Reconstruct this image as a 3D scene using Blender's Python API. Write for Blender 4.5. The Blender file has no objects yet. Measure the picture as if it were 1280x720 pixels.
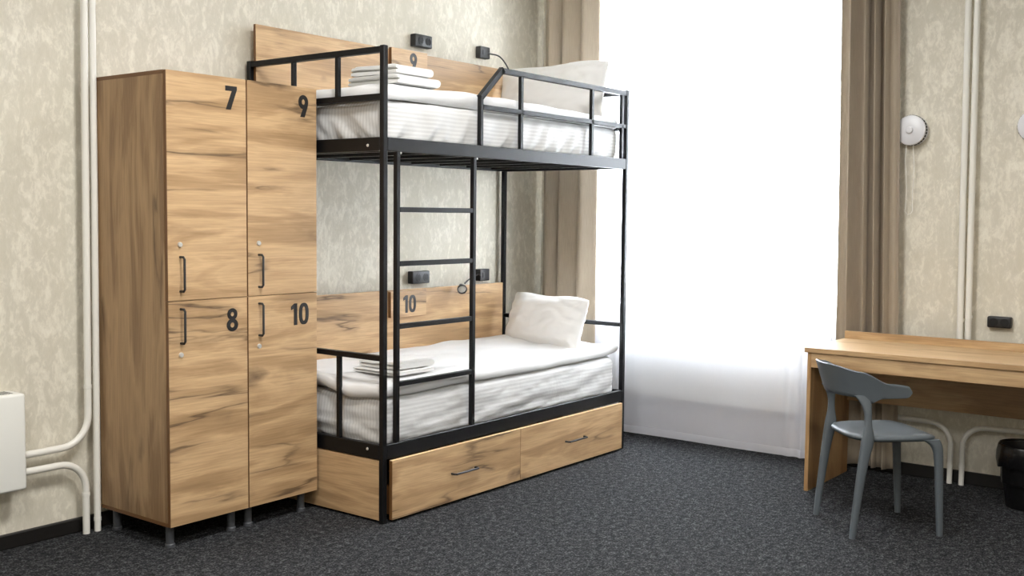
import bpy, bmesh, math, random
from mathutils import Vector, Matrix, noise

random.seed(7)
scn = bpy.context.scene
col = scn.collection

# ------------------------------------------------------------------ materials
def srgb(r, g, b):
    f = lambda c: (c / 255 / 12.92) if c <= 10.3 else ((c / 255 + .055) / 1.055) ** 2.4
    return (f(r), f(g), f(b), 1)

def new_mat(name):
    m = bpy.data.materials.new(name)
    m.use_nodes = True
    nt = m.node_tree
    return m, nt, nt.nodes['Principled BSDF']

def N(nt, typ, **kw):
    n = nt.nodes.new(typ)
    for k, v in kw.items():
        if k in n.inputs:
            n.inputs[k].default_value = v
        else:
            setattr(n, k, v)
    return n

def ramp(nt, stops):
    r = nt.nodes.new('ShaderNodeValToRGB')
    els = r.color_ramp.elements
    while len(els) < len(stops):
        els.new(.5)
    for e, (p, c) in zip(els, stops):
        e.position = p
        e.color = c if len(c) == 4 else (*c, 1)
    return r

def plain(name, c, rough=.5, metal=0, spec=.5):
    m, nt, b = new_mat(name)
    b.inputs['Base Color'].default_value = c
    b.inputs['Roughness'].default_value = rough
    b.inputs['Metallic'].default_value = metal
    b.inputs['Specular IOR Level'].default_value = spec
    n = N(nt, 'ShaderNodeTexNoise', Scale=90.0, Detail=3.0)
    tc = N(nt, 'ShaderNodeTexCoord')
    bp = N(nt, 'ShaderNodeBump', Strength=.03, Distance=.002)
    nt.links.new(tc.outputs['Object'], n.inputs['Vector'])
    nt.links.new(n.outputs['Fac'], bp.inputs['Height'])
    nt.links.new(bp.outputs['Normal'], b.inputs['Normal'])
    return m

def mixc(nt, fac, a, b, mode='MIX'):
    x = nt.nodes.new('ShaderNodeMix')
    x.data_type = 'RGBA'
    x.blend_type = mode
    for sock, v in ((x.inputs[0], fac), (x.inputs[6], a), (x.inputs[7], b)):
        if hasattr(v, 'is_output') or isinstance(v, bpy.types.NodeSocket):
            nt.links.new(v, sock)
        else:
            sock.default_value = v
    return x.outputs[2]

def math_n(nt, op, a, b=None, clamp=False):
    x = nt.nodes.new('ShaderNodeMath')
    x.operation = op
    x.use_clamp = clamp
    for i, v in enumerate((a, b)):
        if v is None:
            continue
        if isinstance(v, bpy.types.NodeSocket):
            nt.links.new(v, x.inputs[i])
        else:
            x.inputs[i].default_value = v
    return x.outputs[0]

def wood(name, axis, light, mid, dark, rough=.42, crack=1.0):
    """wild-oak laminate with the grain along one axis"""
    m, nt, b = new_mat(name)
    L = nt.links.new
    tc = N(nt, 'ShaderNodeTexCoord')
    oi = N(nt, 'ShaderNodeObjectInfo')
    off = N(nt, 'ShaderNodeVectorMath', operation='SCALE')
    off.inputs[0].default_value = (31.7, 17.3, 23.9)
    L(oi.outputs['Random'], off.inputs['Scale'])
    add = N(nt, 'ShaderNodeVectorMath', operation='ADD')
    L(tc.outputs['Object'], add.inputs[0]); L(off.outputs[0], add.inputs[1])
    def mp(al, ac):
        q = N(nt, 'ShaderNodeMapping')
        s = [ac, ac, ac]; s['XYZ'.index(axis)] = al
        q.inputs['Scale'].default_value = s
        L(add.outputs[0], q.inputs['Vector'])
        return q.outputs[0]
    v1 = mp(.7, 5.6); v2 = mp(2.0, 60.0); v3 = mp(.55, 4.6); v4 = mp(1.1, 2.6)
    n1 = N(nt, 'ShaderNodeTexNoise', Scale=1.5, Detail=5.0, Roughness=.55, Distortion=.7); L(v1, n1.inputs['Vector'])
    n2 = N(nt, 'ShaderNodeTexNoise', Scale=2.4, Detail=4.0, Roughness=.6); L(v2, n2.inputs['Vector'])
    n3 = N(nt, 'ShaderNodeTexNoise', Scale=1.25, Detail=5.0, Roughness=.5, Distortion=.25); L(v3, n3.inputs['Vector'])
    n4 = N(nt, 'ShaderNodeTexNoise', Scale=1.7, Detail=2.0); L(v4, n4.inputs['Vector'])
    deep = tuple(.84 * mid[i] + .16 * dark[i] for i in range(3)) + (1,)
    base = ramp(nt, [(.30, deep), (.42, mid), (.52, light), (.62, tuple(.6 * light[i] + .4 * mid[i] for i in range(3)) + (1,)), (.70, mid)])
    L(n1.outputs['Fac'], base.inputs['Fac'])
    c = base.outputs['Color']
    fine = ramp(nt, [(.35, (.80, .79, .78, 1)), (.6, (1.04, 1.04, 1.04, 1))]); L(n2.outputs['Fac'], fine.inputs['Fac'])
    c = mixc(nt, .75, c, fine.outputs['Color'], 'MULTIPLY')
    # long dark splits: thin level lines of a stretched noise, only where a slow noise allows
    d = math_n(nt, 'ABSOLUTE', math_n(nt, 'SUBTRACT', n3.outputs['Fac'], .5))
    line = math_n(nt, 'SUBTRACT', 1.0, math_n(nt, 'MULTIPLY', d, 55.0), True)
    halo = math_n(nt, 'SUBTRACT', 1.0, math_n(nt, 'MULTIPLY', d, 13.0), True)
    mask = ramp(nt, [(.46, (0, 0, 0, 1)), (.60, (1, 1, 1, 1))]); L(n4.outputs['Fac'], mask.inputs['Fac'])
    lf = math_n(nt, 'MULTIPLY', math_n(nt, 'MULTIPLY', line, mask.outputs['Color']), .80 * crack)
    hf = math_n(nt, 'MULTIPLY', math_n(nt, 'MULTIPLY', halo, mask.outputs['Color']), .42 * crack)
    grey = tuple(.45 * mid[i] + .35 * dark[i] for i in range(3)) + (1,)
    c = mixc(nt, hf, c, grey)
    c = mixc(nt, lf, c, dark)
    # knots
    vk = mp(2.3, 4.6)
    dn = N(nt, 'ShaderNodeTexNoise', Scale=3.0, Detail=3.0); L(vk, dn.inputs['Vector'])
    wv = N(nt, 'ShaderNodeVectorMath', operation='MULTIPLY_ADD')
    L(dn.outputs['Color'], wv.inputs[0]); wv.inputs[1].default_value = (.35, .35, .35); L(vk, wv.inputs[2])
    vo = N(nt, 'ShaderNodeTexVoronoi', Scale=1.0); L(wv.outputs[0], vo.inputs['Vector'])
    sel = ramp(nt, [(.66, (0, 0, 0, 1)), (.70, (1, 1, 1, 1))]); L(vo.outputs['Color'], sel.inputs['Fac'])
    kn = math_n(nt, 'SUBTRACT', 1.0, math_n(nt, 'MULTIPLY', vo.outputs['Distance'], 4.6), True)
    kf = math_n(nt, 'MULTIPLY', math_n(nt, 'MULTIPLY', kn, sel.outputs['Color']), 1.05 * crack, True)
    c = mixc(nt, kf, c, dark)
    L(c, b.inputs['Base Color'])
    b.inputs['Roughness'].default_value = rough
    b.inputs['Specular IOR Level'].default_value = .35
    bp = N(nt, 'ShaderNodeBump', Strength=.12, Distance=.002)
    L(n2.outputs['Fac'], bp.inputs['Height']); L(bp.outputs['Normal'], b.inputs['Normal'])
    return m

OAK = (srgb(203, 170, 129), srgb(174, 142, 104), srgb(80, 62, 47))
WX = wood('oak_grain_x', 'X', *OAK)
WY = wood('oak_grain_y', 'Y', *OAK)
WZ_SHADED = wood('oak_grain_z_shaded', 'Z', srgb(176, 145, 108), srgb(146, 116, 84), srgb(78, 60, 44))  # same oak, darkened: the shade on the locker sides is in the colour
EDGE = plain('oak_edge_band', srgb(112, 76, 42), .5)
EDGEL = plain('oak_edge_band_pale', srgb(226, 194, 146), .45)
DESKW = wood('desk_oak_y', 'Y', srgb(198, 167, 126), srgb(174, 141, 102), srgb(112, 84, 60), crack=.4)
DESKZ = wood('desk_oak_z', 'Z', srgb(184, 148, 104), srgb(160, 123, 82), srgb(104, 76, 50), crack=.4)

BLACK = plain('black_powder_coat', srgb(15, 16, 18), .42, 0, .28)
SATIN = plain('black_plastic', srgb(30, 30, 31), .42)
DEEP = plain('black_recess', srgb(8, 8, 8), .7)
INK = plain('black_vinyl', srgb(30, 29, 30), .5)
STEEL = plain('chrome', srgb(228, 228, 225), .3, .5)
GREYLEG = plain('grey_plastic_leg', srgb(74, 76, 80), .4)
PIPE = plain('white_enamel_pipe', srgb(232, 230, 222), .28)
CONV = plain('white_enamel_sheet', srgb(232, 232, 226), .35)
SLOT = plain('grille_dark', srgb(120, 120, 114), .6)
CHAIR = plain('grey_polypropylene', srgb(90, 97, 102), .42)
VENT = plain('white_abs', srgb(222, 222, 226), .3)
CORD = plain('white_cord', srgb(236, 234, 228), .6)
PVC = plain('white_pvc', srgb(245, 245, 243), .3)
BINB = plain('black_bin', srgb(16, 16, 17), .35)
BAG = plain('black_bag_film', srgb(14, 14, 15), .22)
SKIRT = plain('dark_baseboard', srgb(22, 20, 19), .45)
LENS = plain('lamp_lens', srgb(206, 206, 200), .2)

def wallpaper():
    m, nt, b = new_mat('mottled_wallpaper')
    L = nt.links.new
    tc = N(nt, 'ShaderNodeTexCoord')
    n1 = N(nt, 'ShaderNodeTexNoise', Scale=17.0, Detail=8.0, Roughness=.66, Distortion=.9)
    n2 = N(nt, 'ShaderNodeTexNoise', Scale=48.0, Detail=5.0, Roughness=.65, Distortion=.8)
    n3 = N(nt, 'ShaderNodeTexNoise', Scale=1.3, Detail=2.0)
    mpv = N(nt, 'ShaderNodeMapping'); mpv.inputs['Scale'].default_value = (1, 1, .55)
    L(tc.outputs['Object'], mpv.inputs['Vector'])
    L(mpv.outputs[0], n1.inputs['Vector']); L(mpv.outputs[0], n2.inputs['Vector']); L(tc.outputs['Object'], n3.inputs['Vector'])
    s = math_n(nt, 'ADD', math_n(nt, 'MULTIPLY', n1.outputs['Fac'], .62), math_n(nt, 'MULTIPLY', n2.outputs['Fac'], .38))
    s = math_n(nt, 'ADD', s, math_n(nt, 'MULTIPLY', math_n(nt, 'SUBTRACT', n3.outputs['Fac'], .5), .12))
    r = ramp(nt, [(.40, srgb(210, 204, 187)), (.50, srgb(215, 209, 193)), (.55, srgb(226, 220, 204)), (.64, srgb(236, 231, 216))])
    L(s, r.inputs['Fac'])
    mpf = N(nt, 'ShaderNodeMapping'); mpf.inputs['Scale'].default_value = (260, 260, 60)
    L(tc.outputs['Object'], mpf.inputs['Vector'])
    n4 = N(nt, 'ShaderNodeTexNoise', Scale=1.0, Detail=2.0); L(mpf.outputs[0], n4.inputs['Vector'])
    f = ramp(nt, [(.3, (.94, .94, .94, 1)), (.7, (1, 1, 1, 1))]); L(n4.outputs['Fac'], f.inputs['Fac'])
    c = mixc(nt, 1.0, r.outputs['Color'], f.outputs['Color'], 'MULTIPLY')
    L(c, b.inputs['Base Color'])
    ro = ramp(nt, [(.48, (.72, .72, .72, 1)), (.56, (.5, .5, .5, 1))]); L(s, ro.inputs['Fac'])
    L(ro.outputs['Color'], b.inputs['Roughness'])
    bp = N(nt, 'ShaderNodeBump', Strength=.25, Distance=.003)
    L(s, bp.inputs['Height']); L(bp.outputs['Normal'], b.inputs['Normal'])
    return m
WALLP = wallpaper()

def carpet():
    m, nt, b = new_mat('grey_carpet')
    L = nt.links.new
    tc = N(nt, 'ShaderNodeTexCoord')
    n1 = N(nt, 'ShaderNodeTexNoise', Scale=120.0, Detail=3.0, Roughness=.75)
    n2 = N(nt, 'ShaderNodeTexNoise', Scale=34.0, Detail=5.0, Roughness=.7)
    n3 = N(nt, 'ShaderNodeTexNoise', Scale=2.0, Detail=2.0)
    for n in (n1, n2, n3): L(tc.outputs['Object'], n.inputs['Vector'])
    s = math_n(nt, 'ADD', math_n(nt, 'MULTIPLY', n1.outputs['Fac'], .6), math_n(nt, 'MULTIPLY', n2.outputs['Fac'], .4))
    r = ramp(nt, [(.36, srgb(12, 13, 14)), (.50, srgb(38, 39, 41)), (.66, srgb(108, 109, 111))]); L(s, r.inputs['Fac'])
    L(r.outputs['Color'], b.inputs['Base Color'])
    b.inputs['Roughness'].default_value = .95
    b.inputs['Specular IOR Level'].default_value = .1
    bp = N(nt, 'ShaderNodeBump', Strength=.9, Distance=.006)
    L(s, bp.inputs['Height']); L(bp.outputs['Normal'], b.inputs['Normal'])
    return m
CARPET = carpet()

def linen(name, stripe=True, tint=(214, 214, 213), wr=1.0):
    """white bed linen, woven satin stripe along X that turns down the front side"""
    m, nt, b = new_mat(name)
    L = nt.links.new
    tc = N(nt, 'ShaderNodeTexCoord'); ge = N(nt, 'ShaderNodeNewGeometry')
    sp = N(nt, 'ShaderNodeSeparateXYZ'); L(tc.outputs['Object'], sp.inputs[0])
    sn = N(nt, 'ShaderNodeSeparateXYZ'); L(ge.outputs['Normal'], sn.inputs[0])
    side = math_n(nt, 'GREATER_THAN', math_n(nt, 'ABSOLUTE', sn.outputs[1]), .72)
    mx = nt.nodes.new('ShaderNodeMix'); mx.data_type = 'FLOAT'
    L(side, mx.inputs[0]); L(sp.outputs[1], mx.inputs[2]); L(sp.outputs[2], mx.inputs[3])
    st = math_n(nt, 'SINE', math_n(nt, 'MULTIPLY', mx.outputs[0], 2 * math.pi / .019))
    r = ramp(nt, [(.35, srgb(*[t - 14 for t in tint])), (.65, srgb(*tint))])
    L(math_n(nt, 'ADD', math_n(nt, 'MULTIPLY', st, .5), .5), r.inputs['Fac'])
    if stripe:
        L(r.outputs['Color'], b.inputs['Base Color'])
    else:
        b.inputs['Base Color'].default_value = srgb(*tint)
    b.inputs['Roughness'].default_value = .75
    b.inputs['Sheen Weight'].default_value = .15
    n1 = N(nt, 'ShaderNodeTexNoise', Scale=5.0, Detail=4.0, Roughness=.45, Distortion=.6)
    n2 = N(nt, 'ShaderNodeTexNoise', Scale=420.0, Detail=1.0)
    L(tc.outputs['Object'], n1.inputs['Vector']); L(tc.outputs['Object'], n2.inputs['Vector'])
    h = math_n(nt, 'ADD', math_n(nt, 'MULTIPLY', n1.outputs['Fac'], 1.0), math_n(nt, 'MULTIPLY', n2.outputs['Fac'], .02))
    bp = N(nt, 'ShaderNodeBump', Strength=.30 * wr, Distance=.02)
    L(h, bp.inputs['Height']); L(bp.outputs['Normal'], b.inputs['Normal'])
    return m
SHEET = linen('white_striped_sheet')
COVER = linen('white_cover_cloth', False, (228, 228, 228), .8)
PILLOW = linen('white_pillow_cloth', False, (236, 235, 233), .7)

def towel_mat():
    m, nt, b = new_mat('white_terry')
    L = nt.links.new
    tc = N(nt, 'ShaderNodeTexCoord')
    n = N(nt, 'ShaderNodeTexNoise', Scale=260.0, Detail=3.0); L(tc.outputs['Object'], n.inputs['Vector'])
    bp = N(nt, 'ShaderNodeBump', Strength=.5, Distance=.004); L(n.outputs['Fac'], bp.inputs['Height']); L(bp.outputs['Normal'], b.inputs['Normal'])
    b.inputs['Base Color'].default_value = srgb(226, 226, 224)
    b.inputs['Roughness'].default_value = .95
    return m
TERRY = towel_mat()

def drape(name, c):
    m, nt, b = new_mat(name)
    L = nt.links.new
    tc = N(nt, 'ShaderNodeTexCoord')
    mp = N(nt, 'ShaderNodeMapping'); mp.inputs['Scale'].default_value = (300, 300, 14); L(tc.outputs['Object'], mp.inputs['Vector'])
    n = N(nt, 'ShaderNodeTexNoise', Scale=1.0, Detail=3.0); L(mp.outputs[0], n.inputs['Vector'])
    r = ramp(nt, [(.3, tuple(x * .86 for x in c[:3]) + (1,)), (.7, c)]); L(n.outputs['Fac'], r.inputs['Fac'])
    L(r.outputs['Color'], b.inputs['Base Color'])
    b.inputs['Roughness'].default_value = .7
    b.inputs['Sheen Weight'].default_value = .2
    tr = N(nt, 'ShaderNodeBsdfTranslucent'); L(r.outputs['Color'], tr.inputs['Color'])
    ms = N(nt, 'ShaderNodeMixShader', Fac=.12)
    L(b.outputs[0], ms.inputs[1]); L(tr.outputs[0], ms.inputs[2])
    L(ms.outputs[0], nt.nodes['Material Output'].inputs['Surface'])
    return m
DRAPE = drape('taupe_drape', srgb(178, 164, 144))

def sheer_mat(name, op):
    m, nt, b = new_mat(name)
    L = nt.links.new
    tr = N(nt, 'ShaderNodeBsdfTransparent'); tr.inputs['Color'].default_value = (1, 1, 1, 1)
    tl = N(nt, 'ShaderNodeBsdfTranslucent'); tl.inputs['Color'].default_value = (.92, .93, .99, 1)
    df = N(nt, 'ShaderNodeBsdfDiffuse'); df.inputs['Color'].default_value = (.92, .93, .99, 1)
    tc = N(nt, 'ShaderNodeTexCoord')
    n = N(nt, 'ShaderNodeTexNoise', Scale=600.0, Detail=1.0); L(tc.outputs['Object'], n.inputs['Vector'])
    o = math_n(nt, 'ADD', math_n(nt, 'MULTIPLY', math_n(nt, 'SUBTRACT', n.outputs['Fac'], .5), .12), op)
    m1 = N(nt, 'ShaderNodeMixShader', Fac=.5); L(df.outputs[0], m1.inputs[1]); L(tl.outputs[0], m1.inputs[2])
    m2 = N(nt, 'ShaderNodeMixShader'); L(o, m2.inputs[0]); L(tr.outputs[0], m2.inputs[1]); L(m1.outputs[0], m2.inputs[2])
    L(m2.outputs[0], nt.nodes['Material Output'].inputs['Surface'])
    nt.nodes.remove(b)
    return m
SHEER = sheer_mat('white_voile', .58)
HEM = sheer_mat('white_voile_doubled', .85)

def glass():
    m, nt, b = new_mat('window_glass')
    L = nt.links.new
    tr = N(nt, 'ShaderNodeBsdfTransparent'); tr.inputs['Color'].default_value = (.97, .98, .98, 1)
    gl = N(nt, 'ShaderNodeBsdfGlossy', Roughness=.02)
    ms = N(nt, 'ShaderNodeMixShader', Fac=.06); L(tr.outputs[0], ms.inputs[1]); L(gl.outputs[0], ms.inputs[2])
    L(ms.outputs[0], nt.nodes['Material Output'].inputs['Surface'])
    nt.nodes.remove(b)
    return m
GLASS = glass()
CEIL = plain('white_ceiling_paint', srgb(236, 235, 231), .9)
PARAPET = plain('pale_wall_paint', srgb(234, 233, 236), .7)

# ------------------------------------------------------------------ mesh helpers
class MB:
    def __init__(self):
        self.bm = bmesh.new()
    def box(self, x0, x1, y0, y1, z0, z1, bev=0.0, seg=2, M=None):
        r = bmesh.ops.create_cube(self.bm, size=1)
        vs = r['verts']
        for v in vs:
            v.co = Vector(((x0 + x1) / 2 + v.co.x * (x1 - x0), (y0 + y1) / 2 + v.co.y * (y1 - y0), (z0 + z1) / 2 + v.co.z * (z1 - z0)))
            if M: v.co = M @ v.co
        if bev:
            es = list({e for v in vs for e in v.link_edges})
            bmesh.ops.bevel(self.bm, geom=es, offset=bev, segments=seg, affect='EDGES', profile=.5)
        return self
    def bar(self, p, q, w, h, up=(0, 0, 1), bev=.0025):
        """rectangular tube from p to q: w across, h along the up hint"""
        p, q = Vector(p), Vector(q)
        d = (q - p); ln = d.length; d.normalize()
        u = Vector(up); s = d.cross(u)
        if s.length < 1e-4:
            u = Vector((0, 1, 0)); s = d.cross(u)
        s.normalize(); u = s.cross(d)
        M = Matrix((( d.x, s.x, u.x, (p.x + q.x) / 2), (d.y, s.y, u.y, (p.y + q.y) / 2), (d.z, s.z, u.z, (p.z + q.z) / 2), (0, 0, 0, 1)))
        return self.box(-ln / 2, ln / 2, -w / 2, w / 2, -h / 2, h / 2, bev, 1, M)
    def loft(self, rings, cap=True, closed=True):
        bm = self.bm
        rows = [[bm.verts.new(p) for p in r] for r in rings]
        n = len(rows[0])
        for a, b in zip(rows, rows[1:]):
            for i in range(n if closed else n - 1):
                j = (i + 1) % n
                bm.faces.new((a[i], a[j], b[j], b[i]))
        if cap and closed:
            bm.faces.new(rows[0][::-1]); bm.faces.new(rows[-1])
        return self
    def tube(self, pts, r, n=14, taper=None):
        pts = [Vector(p) for p in pts]
        rings = []
        t0 = (pts[1] - pts[0]).normalized()
        u = t0.orthogonal().normalized()
        for i, p in enumerate(pts):
            a = pts[max(i - 1, 0)]; c = pts[min(i + 1, len(pts) - 1)]
            t = (c - a).normalized()
            u = (u - t * u.dot(t)).normalized()
            w = t.cross(u)
            rr = taper[i] if taper else r
            rings.append([p + (u * math.cos(k * 2 * math.pi / n) + w * math.sin(k * 2 * math.pi / n)) * rr for k in range(n)])
        return self.loft(rings)
    def lathe(self, prof, c, axis='Z', n=32):
        """profile (radius, height) about an axis through c"""
        rings = []
        for r, h in prof:
            ring = []
            for k in range(n):
                a = 2 * math.pi * k / n
                x, y = r * math.cos(a), r * math.sin(a)
                p = {'Z': (x, y, h), 'X': (h, x, y), 'Y': (y, h, x)}[axis]
                ring.append(Vector(p) + Vector(c))
            rings.append(ring)
        return self.loft(rings)
    def poly(self, pts, y0, y1, f):
        """2D polygon extruded between depths y0 (front) and y1; f maps (a, b, depth) to 3D"""
        a = [self.bm.verts.new(f(p[0], p[1], y0)) for p in pts]
        b = [self.bm.verts.new(f(p[0], p[1], y1)) for p in pts]
        self.bm.faces.new(a); self.bm.faces.new(b[::-1])
        for i in range(len(pts)):
            j = (i + 1) % len(pts)
            self.bm.faces.new((a[j], a[i], b[i], b[j]))
        return self
    def ring2(self, outer, inner, y0, y1, f):
        n = len(outer)
        V = lambda pts, y: [self.bm.verts.new(f(p[0], p[1], y)) for p in pts]
        of, nf, ob, nb = V(outer, y0), V(inner, y0), V(outer, y1), V(inner, y1)
        for i in range(n):
            j = (i + 1) % n
            self.bm.faces.new((of[i], of[j], nf[j], nf[i])); self.bm.faces.new((ob[j], ob[i], nb[i], nb[j]))
            self.bm.faces.new((of[j], of[i], ob[i], ob[j])); self.bm.faces.new((nf[i], nf[j], nb[j], nb[i]))
        return self
    def build(self, name, mat, parent=None, label=None, angle=35, smooth=True):
        bm = self.bm
        bmesh.ops.recalc_face_normals(bm, faces=bm.faces)
        me = bpy.data.meshes.new(name)
        base = parent_base(parent) if parent else Vector((0, 0, 0))
        for v in bm.verts: v.co -= base
        bm.to_mesh(me); bm.free()
        if smooth:
            me.shade_smooth(); me.set_sharp_from_angle(angle=math.radians(angle))
        me.materials.append(mat)
        o = bpy.data.objects.new(name, me); col.objects.link(o)
        if parent: o.parent = parent
        if label: o['label'] = label
        return o

def parent_base(o):
    v = Vector((0, 0, 0))
    while o:
        v += o.location; o = o.parent
    return v

def tag(o, label, cat, group=None):
    o['label'] = label; o['category'] = cat
    if group: o['group'] = group
    return o

def thing(name, loc, label, cat, group=None):
    o = bpy.data.objects.new(name, None); col.objects.link(o)
    o.empty_display_size = .1; o.location = loc
    return tag(o, label, cat, group)

def recenter(o, p):
    """give a top-level mesh its origin at p"""
    p = Vector(p)
    o.data.transform(Matrix.Translation(-p)); o.location = p
    return o

def struct(name, mb, mat, parent=None, **kw):
    o = mb.build(name, mat, parent, **kw)
    if not parent: o['kind'] = 'structure'
    return o

def copy_tree(o, parent=None):
    c = o.copy(); col.objects.link(c)
    if parent: c.parent = parent
    for ch in list(o.children): copy_tree(ch, c)
    return c

def arc(c, r, a0, a1, n, f):
    return [f(c[0] + r * math.cos(a0 + (a1 - a0) * i / n), c[1] + r * math.sin(a0 + (a1 - a0) * i / n)) for i in range(n + 1)]

def soft_box(c, h, r, res, fn=None):
    """box with rounded edges on an even grid of about res metres; fn(p, n) moves each point"""
    bm = bmesh.new()
    h = Vector(h); c = Vector(c)
    nn = [max(2, int(round(2 * h[i] / res))) for i in range(3)]
    cache = {}
    def vert(p):
        k = tuple(round(x, 5) for x in p)
        if k in cache: return cache[k]
        q = Vector(p)
        inner = Vector([max(-(h[i] - r), min(h[i] - r, q[i])) for i in range(3)])
        d = q - inner
        nrm = d.normalized()
        w = inner + nrm * r
        if fn: w = fn(w, nrm)
        cache[k] = bm.verts.new(w + c)
        return cache[k]
    def g(i, k):
        # finer spacing near the rounded edges
        t = k / nn[i] * 2 - 1
        return h[i] * (math.sin(t * math.pi / 2) * .25 + t * .75)
    for ax in range(3):
        a, b = [(1, 2), (2, 0), (0, 1)][ax]
        for s in (-1, 1):
            for i in range(nn[a]):
                for j in range(nn[b]):
                    qs = []
                    for di, dj in ((0, 0), (1, 0), (1, 1), (0, 1)):
                        p = [0, 0, 0]; p[ax] = s * h[ax]; p[a] = g(a, i + di); p[b] = g(b, j + dj)
                        qs.append(vert(p))
                    if s < 0: qs.reverse()
                    try: bm.faces.new(qs)
                    except ValueError: pass
    m = MB(); m.bm.free(); m.bm = bm
    return m

def nz(x, y, z):
    return noise.noise(Vector((x, y, z)))

# ------------------------------------------------------------------ the room
XW, YW, ZC = 2.50, .955, 3.15           # window wall, left wall, ceiling
XB, YB = -5.2, -5.6                      # walls behind the camera
WY0, WY1, WZ0, WZ1 = -1.14, .74, .81, 2.9
struct('floor', MB().box(XB, XW + .4, YB, YW + .3, -.12, 0), CARPET)
struct('ceiling', MB().box(XB, XW + .4, YB, YW + .3, ZC, ZC + .12), CEIL)
struct('wall_left', MB().box(XB, XW + .4, YW, YW + .3, 0, ZC), WALLP)
w = MB()
w.box(XW, XW + .4, YB, WY0, 0, ZC).box(XW, XW + .4, WY1, YW, 0, ZC).box(XW, XW + .4, WY0, WY1, WZ1, ZC)
struct('wall_right', w, WALLP)
struct('wall_niche', MB().box(XW + .10, XW + .4, WY0, WY1, 0, WZ0 - .03), PARAPET)
struct('wall_back', MB().box(XB - .3, XB, YB, YW + .3, 0, ZC), WALLP)
struct('wall_front', MB().box(XB, XW + .4, YB - .3, YB, 0, ZC), WALLP)
struct('baseboard_left', MB().box(XB, XW, YW - .02, YW, 0, .062, .004, 1), SKIRT)
struct('baseboard_right', MB().box(XW - .02, XW, YB, WY0, 0, .066, .004, 1), SKIRT)
struct('trim_1', MB().box(XW + .09, XW + .20, WY0 + .002, WY1 - .002, WZ0 - .03, WZ0 + .01, .006), PVC)   # window sill
struct('trim_2', MB().box(XW - .16, XW - .03, WY0 - .5, YW - .02, ZC - .03, ZC, .004, 1), PVC)           # curtain track
# window: outer frame, two fixed lights and a tilting sash
wo = bpy.data.objects.new('window_1', None); col.objects.link(wo); wo.location = (XW + .20, (WY0 + WY1) / 2, WZ0); wo['kind'] = 'structure'
fx0, fx1 = XW + .20, XW + .27
fm = MB()
fm.box(fx0, fx1, WY0, WY1, WZ0, WZ0 + .06, .006).box(fx0, fx1, WY0, WY1, WZ1 - .06, WZ1, .006)
fm.box(fx0, fx1, WY0, WY0 + .06, WZ0 + .06, WZ1 - .06, .006).box(fx0, fx1, WY1 - .06, WY1, WZ0 + .06, WZ1 - .06, .006)
ys = [WY0 + .06, -.62, .04, WY1 - .06]
for yy in ys[1:3]: fm.box(fx0, fx1, yy - .035, yy + .035, WZ0 + .06, WZ1 - .06, .006)
fm.box(fx0, fx1, WY0 + .06, WY1 - .06, 2.18, 2.25, .006)
fm.build('window_frame', PVC, wo)
for a, b in zip(ys, ys[1:]):
    for z0, z1 in ((WZ0 + .06, 2.18), (2.25, WZ1 - .06)):
        MB().box(fx0 + .03, fx0 + .036, a + .0, b - .0, z0, z1).build('pane', GLASS, wo, smooth=False)
MB().box(fx0 - .03, fx0, -.655, -.625, 1.02, 1.14, .008).build('window_handle', PVC, wo)

# ------------------------------------------------------------------ numerals
def ell(cx, cy, rx, ry, n=40, e=2.0):
    out = []
    for k in range(n):
        a = 2 * math.pi * k / n
        c, s = math.cos(a), math.sin(a)
        out.append((cx + rx * math.copysign(abs(c) ** (2 / e), c), cy + ry * math.copysign(abs(s) ** (2 / e), s)))
    return out
WID = {'7': .58, '9': .58, '8': .6, '1': .36, '0': .58}
def digits(txt, x_left, z_bot, h, yf):
    """bold rounded sans numerals standing on a face that looks along -Y"""
    m = MB(); x = x_left
    for i, ch in enumerate(txt):
        f = lambda a, b, d, x=x: Vector((x + a * h, d, z_bot + b * h))
        y0, y1 = yf - .0016, yf + .0004
        if ch == '7':
            m.poly([(0, 1), (.60, 1), (.60, .86), (.275, 0), (.02, 0), (.335, .79), (0, .79)], y0, y1, f)
        elif ch == '9':
            m.ring2(ell(.29, .68, .29, .32), ell(.29, .68, .092, .125), y0, y1, f)
            m.poly([(.572, .60), (.54, .47), (.365, 0), (.105, 0), (.265, .375), (.40, .44)], y0 - .0001, y1, f)
        elif ch == '8':
            m.ring2(ell(.3, .745, .265, .255), ell(.3, .745, .085, .095), y0, y1, f)
            m.ring2(ell(.3, .275, .30, .275), ell(.3, .275, .105, .11), y0 - .0001, y1, f)
        elif ch == '1':
            m.poly([(0, .70), (0, .86), (.19, 1), (.36, 1), (.36, 0), (.165, 0), (.165, .775)], y0, y1, f)
        elif ch == '0':
            m.ring2(ell(.29, .5, .29, .5, 48, 2.5), ell(.29, .5, .10, .325, 48, 2.5), y0, y1, f)
        x += (WID[ch] + .11) * h
    return m

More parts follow.
